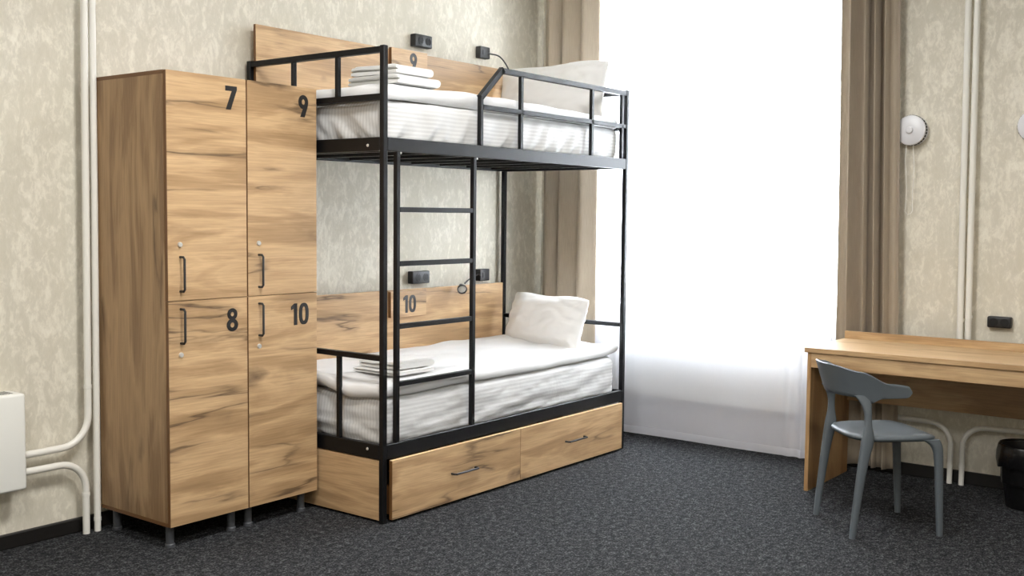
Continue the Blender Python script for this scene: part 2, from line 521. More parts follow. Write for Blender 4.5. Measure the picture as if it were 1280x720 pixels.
# ------------------------------------------------------------------ lockers
def locker(name, x0, x1, label, up, low):
    y0, y1, z0, z1 = .405, .905, .095, 1.957
    t = thing(name, ((x0 + x1) / 2, (y0 + y1) / 2, 0), label, 'locker', 'lockers')
    d = .018                                          # door thickness
    c = MB()                                          # carcass: sides, back, shelf
    yb = y0 + d + .003
    c.box(x0, x0 + .017, yb, y1, z0 + .016, z1 - .016)
    c.box(x1 - .017, x1, yb, y1, z0 + .016, z1 - .016)
    c.box(x0 + .017, x1 - .017, y1 - .006, y1, z0 + .016, z1 - .016)
    c.box(x0 + .017, x1 - .017, yb, y1 - .006, 1.018, 1.034)
    c.build('carcass', WZ_SHADED, t)
    MB().box(x0, x1, yb - .001, y1, z1 - .016, z1, .001, 1).build('top_panel', EDGE, t)
    MB().box(x0, x1, yb - .001, y1, z0, z0 + .016, .001, 1).build('bottom_panel', EDGE, t)
    zs = 1.026
    for num, za, zb in ((up, zs + .0015, z1 - .001), (low, z0 + .001, zs - .0015)):
        xa, xb = x0 + .002, x1 - .002
        dr = MB().box(xa, xb, y0, y0 + d, za, zb, .0012, 1).build('door', WX, t)
        MB().box(xa - .0006, xa + .0002, y0 + .001, y0 + d - .001, za + .001, zb - .001).build('edge_band', EDGE, dr)
        hx = x0 + .060
        h0, h1 = (1.066, 1.206) if num == up else (.853, .993)
        hm = MB()
        p = [(hx, y0, h0), (hx, y0 - .022, h0)] + [(hx, y0 - .030, h0 + .008)] + [(hx, y0 - .030, h1 - .008)] + [(hx, y0 - .022, h1), (hx, y0, h1)]
        hm.tube(p, .0052, 10)
        hm.build('handle', SATIN, dr, 'black bow handle')
        lz = 1.257 if num == up else .805
        lk = MB()
        lk.lathe([(.0105, 0), (.0105, -.004), (.009, -.007), (.0001, -.007)], (hx - .001, y0, lz), 'Y', 20)
        lk.build('cam_lock', STEEL, dr, 'round chrome cam lock')
        wn = sum(WID[c_] for c_ in num) * .1 + .011 * (len(num) - 1)
        zb_ = (1.822 if num == up else .882)
        digits(num, x1 - .058 - wn + .006, zb_, .099, y0).build('numeral', INK, dr, 'black numeral ' + num)
    for lx in (x0 + .035, x1 - .055):
        for ly in (y0 + .055, y1 - .06):
            MB().lathe([(.021, 0), (.021, .012), (.017, .016), (.017, z0)], (lx, ly, 0), 'Z', 20).build('leg', GREYLEG, t, 'short grey round leg')
    return t
locker('locker', -.822, -.4215, 'tall oak locker with doors 7 and 8, beside the white pipes', '7', '8')
locker('locker', -.4195, -.021, 'tall oak locker with doors 9 and 10, beside the bunk bed', '9', '10')

# ------------------------------------------------------------------ bunk bed
LB, WB, HB, S = 2.05, .929, 2.125, .027
bed = thing('bunk_bed', (LB / 2, WB / 2, 0), 'black metal bunk bed with ladder, oak headboards and two oak drawers', 'bunk bed')
for px in (0, LB - S):
    for py in (0, WB - S):
        MB().box(px, px + S, py, py + S, 0, HB, .0025, 1).build('post', BLACK, bed)
def bedpart(name, mb, lab=None): return mb.build(name, BLACK, bed, lab)
for z0, z1 in ((1.667, 1.727), (.290, .357)):
    bedpart('side_rail', MB().box(S, LB - S, .001, .026, z0, z1, .0025, 1))
    bedpart('side_rail', MB().box(S, LB - S, WB - .026, WB - .001, z0, z1, .0025, 1))
    for xx in (.001, LB - .026):
        bedpart('end_rail', MB().box(xx, xx + .025, S, WB - S, z0, z1, .0025, 1))
    zs = z0 + .030
    for i in range(8):
        x = .17 + i * .245
        bedpart('slat', MB().box(x, x + .03, .026, WB - .026, zs - .022, zs, .002, 1))
# screw heads on the end rails
for zz in (1.692, .331):
    MB().lathe([(.0001, -.004), (.006, -.003), (.007, 0)], (.0, .098, zz), 'X', 14).build('screw', STEEL, bed)
# end guards at the lockers' end and the window end
for xx, lows in ((S / 2, (2.108, 1.903)), (LB - S / 2, (2.108, 1.903))):
    for zc in lows:
        bedpart('end_guard', MB().bar((xx, S, zc), (xx, WB - S, zc), .022, .026))
    for yy in (.600, .302):
        bedpart('guard_bar', MB().box(xx - .01, xx + .01, yy - .011, yy + .011, 1.727 if xx > 1 else 1.916, 2.096, .002, 1))
for xx in (S / 2, LB - S / 2):
    bedpart('end_guard', MB().bar((xx, S, .747), (xx, WB - S, .747), .022, .024))
bedpart('guard_bar', MB().box(S / 2 - .01, S / 2 + .01, .283, .305, .357, .735, .002, 1))
bedpart('guard_bar', MB().box(S / 2 - .01, S / 2 + .01, .62, .642, .357, .735, .002, 1))
# front guard rail: upright, slope, top rail
g = MB()
yc = .0135
g.bar((.684, yc, 1.727), (.684, yc, 1.972), .022, .024)
g.bar((.680, yc, 1.958), (.852, yc, 2.112), .022, .026)
g.bar((.842, yc, 2.106), (LB - S, yc, 2.106), .022, .026)
bedpart('guard_rail', g)
bedpart('guard_bar', MB().bar((.695, yc, 1.915), (LB - S, yc, 1.915), .02, .022))
for xx in (1.010, 1.668):
    bedpart('guard_bar', MB().box(xx - .011, xx + .011, yc - .010, yc + .010, 1.727, 2.094, .002, 1))
bedpart('guard_bar', MB().box(1.975, 1.997, yc - .010, yc + .010, 1.727, 2.094, .002, 1))
# ladder
for xx in (.098, .634):
    st = bedpart('ladder_stile', MB().box(xx - .0115, xx + .0115, .002, .025, .357, 1.667, .002, 1))
    MB().lathe([(.0001, -.004), (.005, -.003), (.006, 0)], (xx + .016, .006, 1.662), 'Y', 12).build('screw', STEEL, st)
for zz in (1.410, 1.167, .884, .622):
    bedpart('ladder_rung', MB().box(.1095, .6225, .003, .024, zz - .0115, zz + .0115, .002, 1))
# headboards with number plates
for z0, z1, num, pz in ((1.78, 2.303, '9', 2.163), (.42, .960, '10', .806)):
    hb = MB().box(.022, 2.008 if num == '9' else 1.992, .884, .901, z0, z1, .001, 1).build('headboard', WX, bed)
    MB().box(.0212, .0222, .885, .9, z0, z1).build('edge_band', EDGE, hb)
    pl = MB().box(.945, 1.240, .862, .884, pz, pz + .147, .001, 1).build('number_plate', WX, bed)
    MB().box(.9443, .9453, .863, .8835, pz + .001, pz + .146).build('edge_band', EDGE, pl)
    wn = sum(WID[c_] for c_ in num) * .1 + .011 * (len(num) - 1)
    digits(num, 1.150 - wn, pz + (.034 if num == '9' else .022), .1, .862).build('numeral', INK, pl, 'black numeral ' + num)
# drawers and end panel
for xa, xb, h in ((.043, .9995, (.452, .628)), (1.0015, 2.002, (1.412, 1.592))):
    dw = MB().box(xa, xb, -.016, .002, .014, .284, .0012, 1).build('drawer', WX, bed)
    MB().box(xa + .02, xb - .02, .002, .60, .03, .035).box(xa + .02, xa + .035, .002, .60, .035, .16).box(xb - .035, xb - .02, .002, .60, .035, .16).box(xa + .035, xb - .035, .585, .60, .035, .16).build('drawer_box', EDGE, dw)
    MB().box(xa - .0008, xa + .0002, -.0155, .0015, .015, .283).build('edge_band', EDGE, dw)
    MB().box(xa, xb, -.0155, .0015, .2838, .2848).build('edge_band', EDGEL, dw)
    zz = .150
    p = [(h[0], -.016, zz), (h[0], -.036, zz), (h[0] + .007, -.044, zz), (h[1] - .007, -.044, zz), (h[1], -.036, zz), (h[1], -.016, zz)]
    MB().tube(p, .0052, 10).build('handle', SATIN, dw, 'black bow handle')
MB().box(.004, .020, .030, WB - .03, .012, .285, .001, 1).build('end_panel', WY, bed)

# ------------------------------------------------------------------ bedding
def mattress(z0, z1, seed, gather, flat=False):
    c = (1.025, .455, (z0 + z1) / 2); h = (.978, .415, (z1 - z0) / 2)
    def fn(p, n):
        x, y, z = p
        tz = (z + h[2]) / (2 * h[2])                       # 0 bottom, 1 top
        sidef = max(abs(n.x), abs(n.y)) * (1 - .3 * tz)
        s = x if abs(n.y) >= abs(n.x) else y
        fold = nz((s * 1.0 - z * gather) * 17 + seed, z * 3.0 + seed, seed)
        fold2 = nz((s + z * gather * .6) * 7 + seed * 2, z * 6, seed + 3)
        if flat:                                            # long shallow folds along the side
            fold = nz(s * 3.2 + seed, (z + s * .10) * 34, seed) * .55
            fold2 = nz(s * 2.0 + seed, (z - s * .25) * 15, seed + 3) * .6
        low = max(0, 1 - tz) ** 1.1
        d = sidef * (.017 * fold * (.25 + low) + .012 * fold2) - .006 * low * sidef
        if not flat: d -= sidef * .016 * (1 - abs(nz((s - z * 1.3) * 8.5 + seed, z * 2.0 + seed, seed + 9))) ** 5 * (.15 + low)
        else: d -= sidef * .010 * (1 - abs(nz(s * 2.6 + seed, (z - s * .18) * 17, seed + 9))) ** 5
        q = p + n * d
        # sheet gathers under the edge at the bottom
        q.z += .004 * nz(s * 26 + seed, 2, seed) * (1 if tz < .25 else 0) * sidef
        if abs(n.z) > .6: q.z += .002 * nz(x * 5 + seed, y * 5, seed)
        # bulge at mid height
        q += n * sidef * .008 * math.sin(math.pi * min(1, max(0, tz)))
        return q
    return soft_box(c, h, .045, .0135, fn)
tag(recenter(mattress(1.699, 1.903, 3.3, .55).build('mattress', SHEET, None, angle=180), (1.025, .455, 1.699)),
    'white striped mattress on the upper bunk, sheet gathered along its lower edge', 'mattress', 'mattresses')
tag(recenter(mattress(.322, .560, 11.7, .3, True).build('mattress', SHEET, None, angle=180), (1.025, .455, .322)),
    'white striped mattress on the lower bunk above the drawers', 'mattress', 'mattresses')

def duvet(x0, x1, y0, y1, zb, zt, seed, hemf, tip=0.0):
    c = ((x0 + x1) / 2, (y0 + y1) / 2, (zb + zt) / 2); h = ((x1 - x0) / 2, (y1 - y0) / 2, (zt - zb) / 2)
    def fn(p, n):
        x, y, z = p
        u, v = x / h[0], y / h[1]
        edge = max(abs(u), abs(v))
        q = p.copy()
        tp = (z + h[2]) / (2 * h[2])
        q.z += tp * (.010 * nz(x * 2.2 + seed, y * 2.6, seed) + .009 * nz(x * 5 + y * 4 + seed, y * 7 - x * 2, seed * 2) - .007 * abs(nz(x * 4 - y * 5, y * 8 + x * 3 + seed, seed)))
        q.x += .012 * nz(y * 6 + seed, 3, seed) * abs(u) ** 6
        q.y += .010 * nz(x * 5 + seed, 7, seed) * abs(v) ** 6
        # soft lip along the edges
        if edge > .93: q.z += hemf(x + c[0], y + c[1]) * min(1, (edge - .93) / .05)
        if tip and u > .86 and v < -.6:
            k = ((u - .86) / .14) * ((-v - .6) / .4)
            q.x += tip * k * k; q.z += .012 * k; q.y += .006 * k
        return q
    return soft_box(c, h, min(h[2] * .95, .03), .016, fn)
def hem_low(x, y):
    a = -.012 * nz(x * 2.4, 1.3, 4) - .004
    if x < .12: a += .045 * math.exp(-((y - .62) / .22) ** 2) - .018 * math.exp(-((y - .25) / .10) ** 2)
    if y < .1: a += .016 * max(0, min(1, (x - 1.6) / .4)) - .008 * math.exp(-((x - 1.3) / .4) ** 2)
    return a
d2 = duvet(.022, 2.02, .036, .876, .5625, .632, 21.3, hem_low, .045).build('duvet', COVER, None, angle=180)
tag(recenter(d2, (1.02, .455, .5625)), 'thin white duvet spread flat on the lower bunk, corner sticking out', 'duvet', 'duvets')
def hem_up(x, y):
    a = .012 * math.sin((x - .25) * 3.0) * (1 if y < .1 else .3)
    return a - .010 * math.exp(-((x - .05) / .2) ** 2)
d1 = duvet(.034, 1.998, .037, .876, 1.9055, 1.974, 5.1, hem_up).build('duvet', COVER, None, angle=180)
tag(recenter(d1, (1.02, .455, 1.9055)), 'white duvet laid flat on the upper bunk behind the guard rail', 'duvet', 'duvets')

def pillow(c, hw, hh, th, tilt, yaw, seed, label):
    """leaning pillow: width along local Y, height along the tilted local Z"""
    n1, n2 = 46, 34
    bm = bmesh.new()
    def pt(u, v, s):
        t = th * max(0, (1 - abs(u) ** 2.6) * (1 - abs(v) ** 2.4)) ** .52
        rc = max(0, (u * u * v * v - .45) / .55) ** 2
        uu = u * hw * (1 - .045 * (1 - v * v) - .020 * rc) ; vv = v * hh * (1 - .05 * (1 - u * u) - .03 * rc)
        vv += hh * (.022 * math.sin(u * 2.6 + seed) + .03 * math.sin(u * 5.1 + seed * 2))
        w = .012 * nz(u * 2.4 + seed, v * 2.4, s + seed) - .012 * (1 - abs(nz(u * 1.8 + v * 1.6 + seed, v * 2.2 - u, s + seed))) ** 6 + .007 * nz(u * 6 + seed, v * 4, s * 2 + seed)
        # creases fanning from the corners
        for cu, cv in ((1, 1), (-1, 1), (1, -1), (-1, -1)):
            a = math.atan2(v - cv * .98, u - cu * .98); r = math.hypot(u - cu, v - cv)
            w += .006 * math.sin(a * 15 + seed) * math.exp(-(r / .42) ** 2)
        k = min(1, t / (th * .35))
        return Vector((s * (t + w * k), uu, vv))
    rows = {}
    for s in (-1, 1):
        for i in range(n1 + 1):
            for j in range(n2 + 1):
                u, v = math.sin((i / n1 * 2 - 1) * math.pi / 2), math.sin((j / n2 * 2 - 1) * math.pi / 2)
                if s > 0 and (i in (0, n1) or j in (0, n2)):
                    rows[s, i, j] = rows[-1, i, j]; continue
                rows[s, i, j] = bm.verts.new(pt(u, v, s))
    for s in (-1, 1):
        for i in range(n1):
            for j in range(n2):
                f = [rows[s, i, j], rows[s, i + 1, j], rows[s, i + 1, j + 1], rows[s, i, j + 1]]
                bm.faces.new(f if s > 0 else f[::-1])
    M = Matrix.Translation(c) @ Matrix.Rotation(yaw, 4, 'Z') @ Matrix.Rotation(tilt, 4, 'Y')
    bmesh.ops.transform(bm, matrix=M, verts=bm.verts)
    m = MB(); m.bm.free(); m.bm = bm
    o = m.build('pillow', PILLOW, None, angle=180)
    zb = min(v.co.z for v in o.data.vertices)
    recenter(o, (c[0], c[1], zb))
    return tag(o, label, 'pillow', 'bed pillows')
pillow((1.850, .447, .750), .365, .168, .098, math.radians(17), math.radians(-17), 2.2, 'plump white pillow propped up on the lower bunk')
pillow((1.890, .455, 2.110), .405, .190, .078, math.radians(10), math.radians(-2), 8.4, 'white pillow propped up on the upper bunk behind the guard rail')

def towel(x0, x1, y0, y1, zb, th, seed, label, group):
    """towel folded over: two layers joined by a round fold on the +X edge, run along Y"""
    def prof():
        r = th / 2; out = []
        lay = th / 2
        # outer outline, counter-clockwise, with a notch between the layers on the open (-X) side
        out += [(x0, zb + .002)] + [(x0 + (x1 - r - x0) * k / 8, zb) for k in range(1, 9)]
        out += [(x1 - r + r * math.sin(a), zb + r - r * math.cos(a)) for a in [math.pi * k / 10 for k in range(1, 10)]]
        out += [(x1 - r - (x1 - r - x0 - .006) * k / 8, zb + th) for k in range(0, 9)]
        out += [(x0 + .001, zb + th - .006), (x0, zb + lay + .006), (x0 + .018, zb + lay), (x0 + .003, zb + lay - .006)]
        return out
    P = prof(); rings = []
    n = 22
    for k in range(n + 1):
        t = k / n; y = y0 + (y1 - y0) * t
        e = min(t, 1 - t) * n
        sh = .0 if e >= 2 else (.009, .003)[int(e)]
        ring = []
        for i, (x, z) in enumerate(P):
            cx, cz = (x0 + x1) / 2, zb + th / 2
            xx = x + (cx - x) * sh * 1.2; zz = z + (cz - z) * sh * 22
            zz += .004 * nz(x * 9 + seed, y * 9, seed) * (1 if z > zb + th * .3 else .1)
            xx += .006 * nz(y * 8, z * 20 + seed, seed)
            ring.append(Vector((xx, y + .005 * nz(x * 9, z * 30, seed), zz)))
        rings.append(ring)
    o = MB().loft(rings).build('towel', TERRY, None, angle=50)
    recenter(o, ((x0 + x1) / 2, (y0 + y1) / 2, zb))
    return tag(o, label, 'towel', group)
towel(.130, .425, .045, .36, 1.976, .044, 3.1, 'folded white towel lying under another towel on the upper bunk', 'towels on the upper bunk')
towel(.140, .395, .060, .35, 2.022, .044, 6.2, 'folded white towel on top of the stack on the upper bunk', 'towels on the upper bunk')
towel(.170, .440, .085, .37, .640, .020, 9.1, 'folded white towel lying directly on the lower bunk duvet', 'towels on the lower bunk')
towel(.200, .450, .100, .36, .6635, .032, 4.4, 'folded white towel on top of the thin stack on the lower bunk', 'towels on the lower bunk')

# ------------------------------------------------------------------ sockets and reading lamps on the left wall
def socket_y(x0, x1, z0, z1, label):
    t = thing('socket', ((x0 + x1) / 2, YW, (z0 + z1) / 2), label, 'socket', 'double wall sockets')
    yf = YW - .043
    MB().box(x0, x1, yf, YW, z0, z1, .006, 3).build('housing', SATIN, t)
    zc = (z0 + z1) / 2
    for f in (.30, .74):
        xc = x0 + (x1 - x0) * f
        MB().lathe([(.0235, -.0015), (.0215, -.002), (.0205, .0005), (.0001, .0005)], (xc, yf, zc), 'Y', 24).build('outlet', DEEP, t)
        for dz in (.0175, -.0175): MB().box(xc - .002, xc + .002, yf - .003, yf + .001, zc + dz - .0025, zc + dz + .0025).build('earth_clip', GREYLEG, t)
    return t
socket_y(1.192, 1.338, 2.352, 2.424, 'black double socket on the wall above the upper headboard')
socket_y(1.178, 1.326, .985, 1.058, 'black double socket on the wall above the lower headboard')
def lamp_y(x0, x1, z0, z1, neck, head, hdir, label):
    t = thing('reading_lamp', ((x0 + x1) / 2, YW, (z0 + z1) / 2), label, 'reading lamp', 'gooseneck reading lamps')
    yf = YW - .04
    MB().box(x0, x1, yf, YW, z0, z1, .005, 3).build('base_box', SATIN, t)
    MB().box(x0 + .02, x0 + .04, yf - .004, yf, z0 + .02, z1 - .02, .002).build('switch', SATIN, t)
    # smooth the neck with Catmull-Rom
    P = [Vector(p) for p in neck]; P = [P[0] * 2 - P[1]] + P + [P[-1] * 2 - P[-2]]
    pts = []
    for i in range(1, len(P) - 2):
        for k in range(8):
            s = k / 8
            a, b, c, d = P[i - 1:i + 3]
            pts.append(.5 * ((2 * b) + (c - a) * s + (2 * a - 5 * b + 4 * c - d) * s * s + (3 * b - a - 3 * c + d) * s ** 3))
    pts.append(P[-2])
    MB().tube(pts, .0045, 10).build('gooseneck', SATIN, t)
    h = Vector(head); d = Vector(hdir).normalized()
    q = d.to_track_quat('Z', 'Y').to_matrix().to_4x4()
    def lathe_dir(prof, name, mat, par, lab=None):
        m = MB().lathe(prof, (0, 0, 0), 'Z', 24)
        bmesh.ops.transform(m.bm, matrix=Matrix.Translation(h) @ q, verts=m.bm.verts)
        return m.build(name, mat, par, lab)
    hd = lathe_dir([(.008, -.045), (.014, -.040), (.018, -.02), (.030, .0), (.030, .012), (.026, .012), (.025, .004), (.0001, .003)], 'lamp_head', SATIN, t)
    lathe_dir([(.0245, .004), (.018, .008), (.0001, .010)], 'lens', LENS, hd, 'pale round lens')
    return t
lamp_y(1.785, 1.880, 2.358, 2.430, [(1.86, .915, 2.392), (1.93, .875, 2.375), (1.995, .855, 2.30), (2.000, .850, 2.235), (1.992, .850, 2.205)],
       (1.978, .848, 2.172), (-.5, -.1, -.85), 'black gooseneck reading lamp above the upper bunk pillow')
lamp_y(1.800, 1.895, .976, 1.050, [(1.80, .915, 1.012), (1.75, .885, 1.022), (1.66, .85, 1.012), (1.575, .825, .995), (1.535, .818, .978)],
       (1.502, .812, .947), (-.60, -.68, -.40), 'black gooseneck reading lamp on the wall above the lower headboard')

# ------------------------------------------------------------------ left wall: convector and pipes
def convector(x0, x1, y0, y1, z0, z1, label, along='X'):
    t = thing('convector_heater', ((x0 + x1) / 2, (y0 + y1) / 2, z0), label, 'heater', 'white convector heaters')
    MB().box(x0, x1, y0, y1, z0, z1, .012, 4).build('casing', CONV, t)
    if along == 'X':
        n = int((x1 - x0 - .06) / .012)
        for k in range(3):
            yy = y0 + .030 + k * (y1 - y0 - .05) / 3
            g_ = MB()
            for i in range(n):
                xx = x0 + .03 + i * .012
                g_.box(xx, xx + .007, yy, yy + .022, z1 - .0005, z1 + .0008)
            g_.build('grille', SLOT, t)
        MB().box(x1 - .012, x1 + .0012, y0 + .014, y1, z0 + .012, z1 - .012, .001, 1).build('end_cap', CONV, t)
    else:
        n = int((y1 - y0 - .06) / .012)
        g_ = MB()
        for i in range(n):
            yy = y0 + .03 + i * .012
            g_.box(x0 + .03, x1 - .03, yy, yy + .007, z1 - .0005, z1 + .0008)
        g_.build('grille', SLOT, t)
    return t
convector(-2.30, -1.195, .830, YW, .262, .655, 'white convector heater at the left wall, fed by two bent white pipes')
convector(XW - .02, XW + .098, -.90, .45, .250, .655, 'white convector heater behind the sheer curtain below the window', 'Y')

def pipe(name, pts, r, label, cl=None, group='white heating pipes'):
    m = MB().tube(pts, r, 16)
    p0 = min(pts, key=lambda p: p[2])
    if cl is None:
        o = m.build(name, PIPE, None, angle=60)
        recenter(o, p0)
        return tag(o, label, 'pipe', group)
    t = thing(name, p0, label, 'pipe', group)
    m.build('tube', PIPE, t, angle=60)
    for a, b in cl:
        MB().tube([a, b], r * 1.12, 16).build('weld_collar', PIPE, t)
    return t
yp = .895
R = .075
rp = .0150
f = lambda z: -.868 - .018 * (3.1 - z) / 2.5         # slight lean of the riser
pts = [(f(ZC), yp, ZC), (f(2), yp, 2.0), (f(1), yp, 1.0), (f(.58), yp, .58)]
xr = f(.52)
pts += [(xr - .125 + .125 * math.cos(a), yp, .515 - .125 * math.sin(a)) for a in [math.pi / 2 * k / 10 for k in range(0, 11)]]
pts += [(-1.1, yp, .389), (-1.194, yp, .389)]
pipe('heating_pipe', pts, rp, 'white pipe from the ceiling bending left into the top of the convector', [((f(.636), yp, .63), (f(.64), yp, .645))])
pts = [(-1.194, yp, .318), (-1.1, yp, .318), (-1.02, yp, .318)]
pts += [(-1.02 + .118 * math.sin(a), yp, .200 + .118 * math.cos(a)) for a in [math.pi / 2 * k / 10 for k in range(1, 11)]]
pts += [(-.902, yp, .12), (-.903, yp, .0)]
pipe('heating_pipe', pts, rp, 'short white pipe bending from the convector down into the floor', [((-.902, yp, .165), (-.902, yp, .18))])
pipe('heating_pipe', [(-.834, yp, ZC), (-.840, yp, 1.5), (-.850, yp, 0)], .0143, 'straight white pipe running floor to ceiling close beside the locker', [((-.8497, yp, .045), (-.8495, yp, .06))])

# right wall: two risers bending out behind the desk, two returns down to the floor
xp = XW - .055
def riser(y_top, y_bot, sgn, lab):
    pts = [(xp, y_top, ZC), (xp, y_top + (y_bot - y_top) * .6, 1.5), (xp, y_bot, .62)]
    pts += [(xp, y_bot + sgn * (.11 - .11 * math.cos(a)), .51 - .11 * math.sin(a)) for a in [math.pi / 2 * k / 10 for k in range(0, 11)]]
    pts += [(xp, y_bot + sgn * .40, .40)]
    pipe('heating_pipe', pts, .0160, lab, [((xp, y_bot + .0005 * sgn, .87 - .01 * sgn), (xp, y_bot, .885 - .01 * sgn))])
riser(-1.765, -1.794, 1, 'left one of the two thin white pipes on the wall above the desk')
riser(-1.810, -1.834, -1, 'right one of the two thin white pipes on the wall above the desk')
def ret(y, sgn, lab):
    pts = [(xp, y, 0), (xp, y, .1), (xp, y, .205)]
    pts += [(xp, y + sgn * (.11 - .11 * math.cos(a)), .205 + .11 * math.sin(a)) for a in [math.pi / 2 * k / 10 for k in range(1, 11)]]
    pts += [(xp, y + sgn * .45, .322)]
    pipe('heating_pipe', pts, .0138, lab, [((xp, y, .09), (xp, y, .104))])
ret(-1.767, 1, 'white pipe under the desk bending towards the window')
ret(-1.827, -1, 'white pipe under the desk bending towards the waste bin')

# ------------------------------------------------------------------ right wall: socket and vents
t = thing('socket', (XW, -1.976, .866), 'black double socket on the wall above the desk', 'socket', 'double wall sockets')
MB().box(XW - .04, XW, -2.034, -1.918, .838, .896, .008, 3).build('housing', SATIN, t)
for yy in (-2.003, -1.951):
    MB().lathe([(.021, -.0415), (.019, -.042), (.018, -.0395), (.0001, -.0395)], (XW, yy, .867), 'X', 24).build('outlet', DEEP, t)
def vent(y, z, label):
    t = thing('wall_vent', (XW, y, z), label, 'wall vent', 'round wall vents')
    MB().lathe([(.078, 0), (.080, -.008), (.080, -.030), (.074, -.034), (.0001, -.034)], (XW, y, z), 'X', 48).build('ring', VENT, t)
    sl = MB()
    for k in range(30):
        a = 2 * math.pi * k / 30
        c_ = Vector((XW - .041, y + .0785 * math.cos(a), z + .0785 * math.sin(a)))
        M = Matrix.Translation(c_) @ Matrix.Rotation(a, 4, 'X')
        sl.box(-.006, .006, -.0035, .0035, -.0058, .0058, 0, 1, M)
    sl.build('slots', DEEP, t, 'ring of black slots')
    MB().lathe([(.0745, -.033), (.0745, -.047), (.078, -.048), (.080, -.053), (.077, -.061), (.055, -.069), (.02, -.072), (.0001, -.072)], (XW, y, z), 'X', 48).build('cover', VENT, t)
    MB().lathe([(.0185, -.068), (.0185, -.078), (.015, -.082), (.0001, -.083)], (XW, y, z), 'X', 28).build('knob', VENT, t)
    lp = [(XW - .05, y + .020, z - .075)]
    for k in range(1, 15):
        lp.append((XW - .05 + .02 * k / 14, y + .020 + .004 * math.sin(k * .5), z - .075 - .355 * k / 14))
    lp += [(XW - .03, y + .008, z - .448), (XW - .03, y - .010, z - .440)]
    for k in range(0, 14):
        lp.append((XW - .03 - .02 * k / 13, y - .018 + .003 * math.sin(k * .6), z - .425 + .35 * k / 13))
    MB().tube(lp, .0016, 6).build('pull_cord', CORD, t, 'looped white pull cord')
    return t
vent(-1.502, 1.862, 'round white wall vent with looped pull cord beside the taupe curtain')
vent(-2.108, 1.862, 'round white wall vent cut by the right edge, past the two pipes')

# ------------------------------------------------------------------ curtains
def curtain(name, mat, ytop, ybot, xfun, z0, z1, ny, nzv, thick=0):
    """ytop/ybot: (start, end) of the cloth at its top and bottom; xfun(s, t, y) gives its distance"""
    bm = bmesh.new(); g_ = []
    for j in range(nzv + 1):
        t_ = j / nzv; row = []
        for i in range(ny + 1):
            s = i / ny
            y = (ytop[0] + (ytop[1] - ytop[0]) * s) * (1 - t_) + (ybot[0] + (ybot[1] - ybot[0]) * s) * t_
            x, dy = xfun(s, t_, y)
            row.append(bm.verts.new((x, y + dy, z1 + (z0 - z1) * t_)))
        g_.append(row)
    for j in range(nzv):
        for i in range(ny):
            bm.faces.new((g_[j][i], g_[j][i + 1], g_[j + 1][i + 1], g_[j + 1][i]))
    m = MB(); m.bm.free(); m.bm = bm
    return m
NOFOLD = 0
def fold_drape(xc, amp, nf, ph):
    def fx(s, t_, y):
        ret_ = max(0, (s - .80) / .20)
        a = (1 - ret_) * amp * (.75 + .35 * t_)
        p = 2 * math.pi * nf * (s + .07 * math.sin(s * 5.5 + 1.2)) + ph + .25 * math.sin(t_ * 3 + s * 3)
        x = xc + a * math.sin(p + .45 * math.sin(p)) + .12 * a * math.sin(1.7 * p + 1.0 + t_) + .13 * ret_
        return x, .026 * math.cos(p + .4)
    return fx
cl = curtain('curtain', DRAPE, (.43, .87), (.44, .87), fold_drape(2.335, .055, 4.2, .4), .03, ZC - .035, 150, 40).build('curtain', DRAPE, None, angle=180)
md = cl.modifiers.new('thickness', 'SOLIDIFY'); md.thickness = .003
tag(recenter(cl, (2.345, .64, .03)), 'taupe curtain hanging left of the window, behind the bunk bed', 'curtain', 'taupe curtains')
def fx_r(s, t_, y):
    p = 2 * math.pi * 4.3 * (s + .06 * math.sin(s * 6.0 + 2.0)) - 1.0 + .25 * math.sin(t_ * 2.5 + s * 3)
    k = max(0, min(1, ((3.115 - 3.08 * t_) - .46) / .22))
    a = .026 + .024 * k - .026 * max(0, (s - .8) / .2) * k
    x = 2.396 + .022 * k * (1 - max(0, (s - .8) / .2)) + a * math.sin(p + .4 * math.sin(p)) + .003 * math.sin(1.7 * p + t_)
    x -= .050 * max(0, 1 - s / .13)
    return x, .021 * math.cos(p + .4)
cr = curtain('curtain', DRAPE, (-1.126, -1.405), (-1.160, -1.488), fx_r, .035, ZC - .035, 140, 40).build('curtain', DRAPE, None, angle=180)
md = cr.modifiers.new('thickness', 'SOLIDIFY'); md.thickness = .003
tag(recenter(cr, (2.42, -1.3, .035)), 'taupe curtain hanging right of the window, behind the desk end', 'curtain', 'taupe curtains')
# sheer: nearly flat in the middle, gathered at both ends; it doubles back on itself at the right
def sx(s, t_, y):
    e = max(0, (s - .82) / .18) + max(0, (.30 - s) / .13)
    e = min(1, e * 1.6)
    p = 2 * math.pi * (s * 30) + 1.3 * math.sin(s * 40)
    x = 2.405 + .004 * math.sin(s * 15 + t_) + (.015 * e + .0005) * math.sin(p)
    if y < -1.02: x += .022 * min(1, (-1.02 - y) / .10)
    if y > .34: x += .035 * min(1, (y - .34) / .08)
    return x, .006 * e * math.cos(p)
zs0 = .022
sh = thing('sheer_curtain', (2.405, -.38, zs0), 'white sheer curtain across the window down to the carpet', 'sheer curtain')
curtain('veil', SHEER, (.77, -1.145), (.77, -1.155), sx, zs0 + .045, ZC - .035, 320, 14).build('veil', SHEER, sh, angle=180)
def sxh(s, t_, y):
    x, dy = sx(s, 1, y); return x - .0015, dy
curtain('hem', HEM, (.77, -1.155), (.77, -1.155), sxh, zs0, zs0 + .047, 320, 2).build('hem', HEM, sh, 'denser white hem', angle=180)

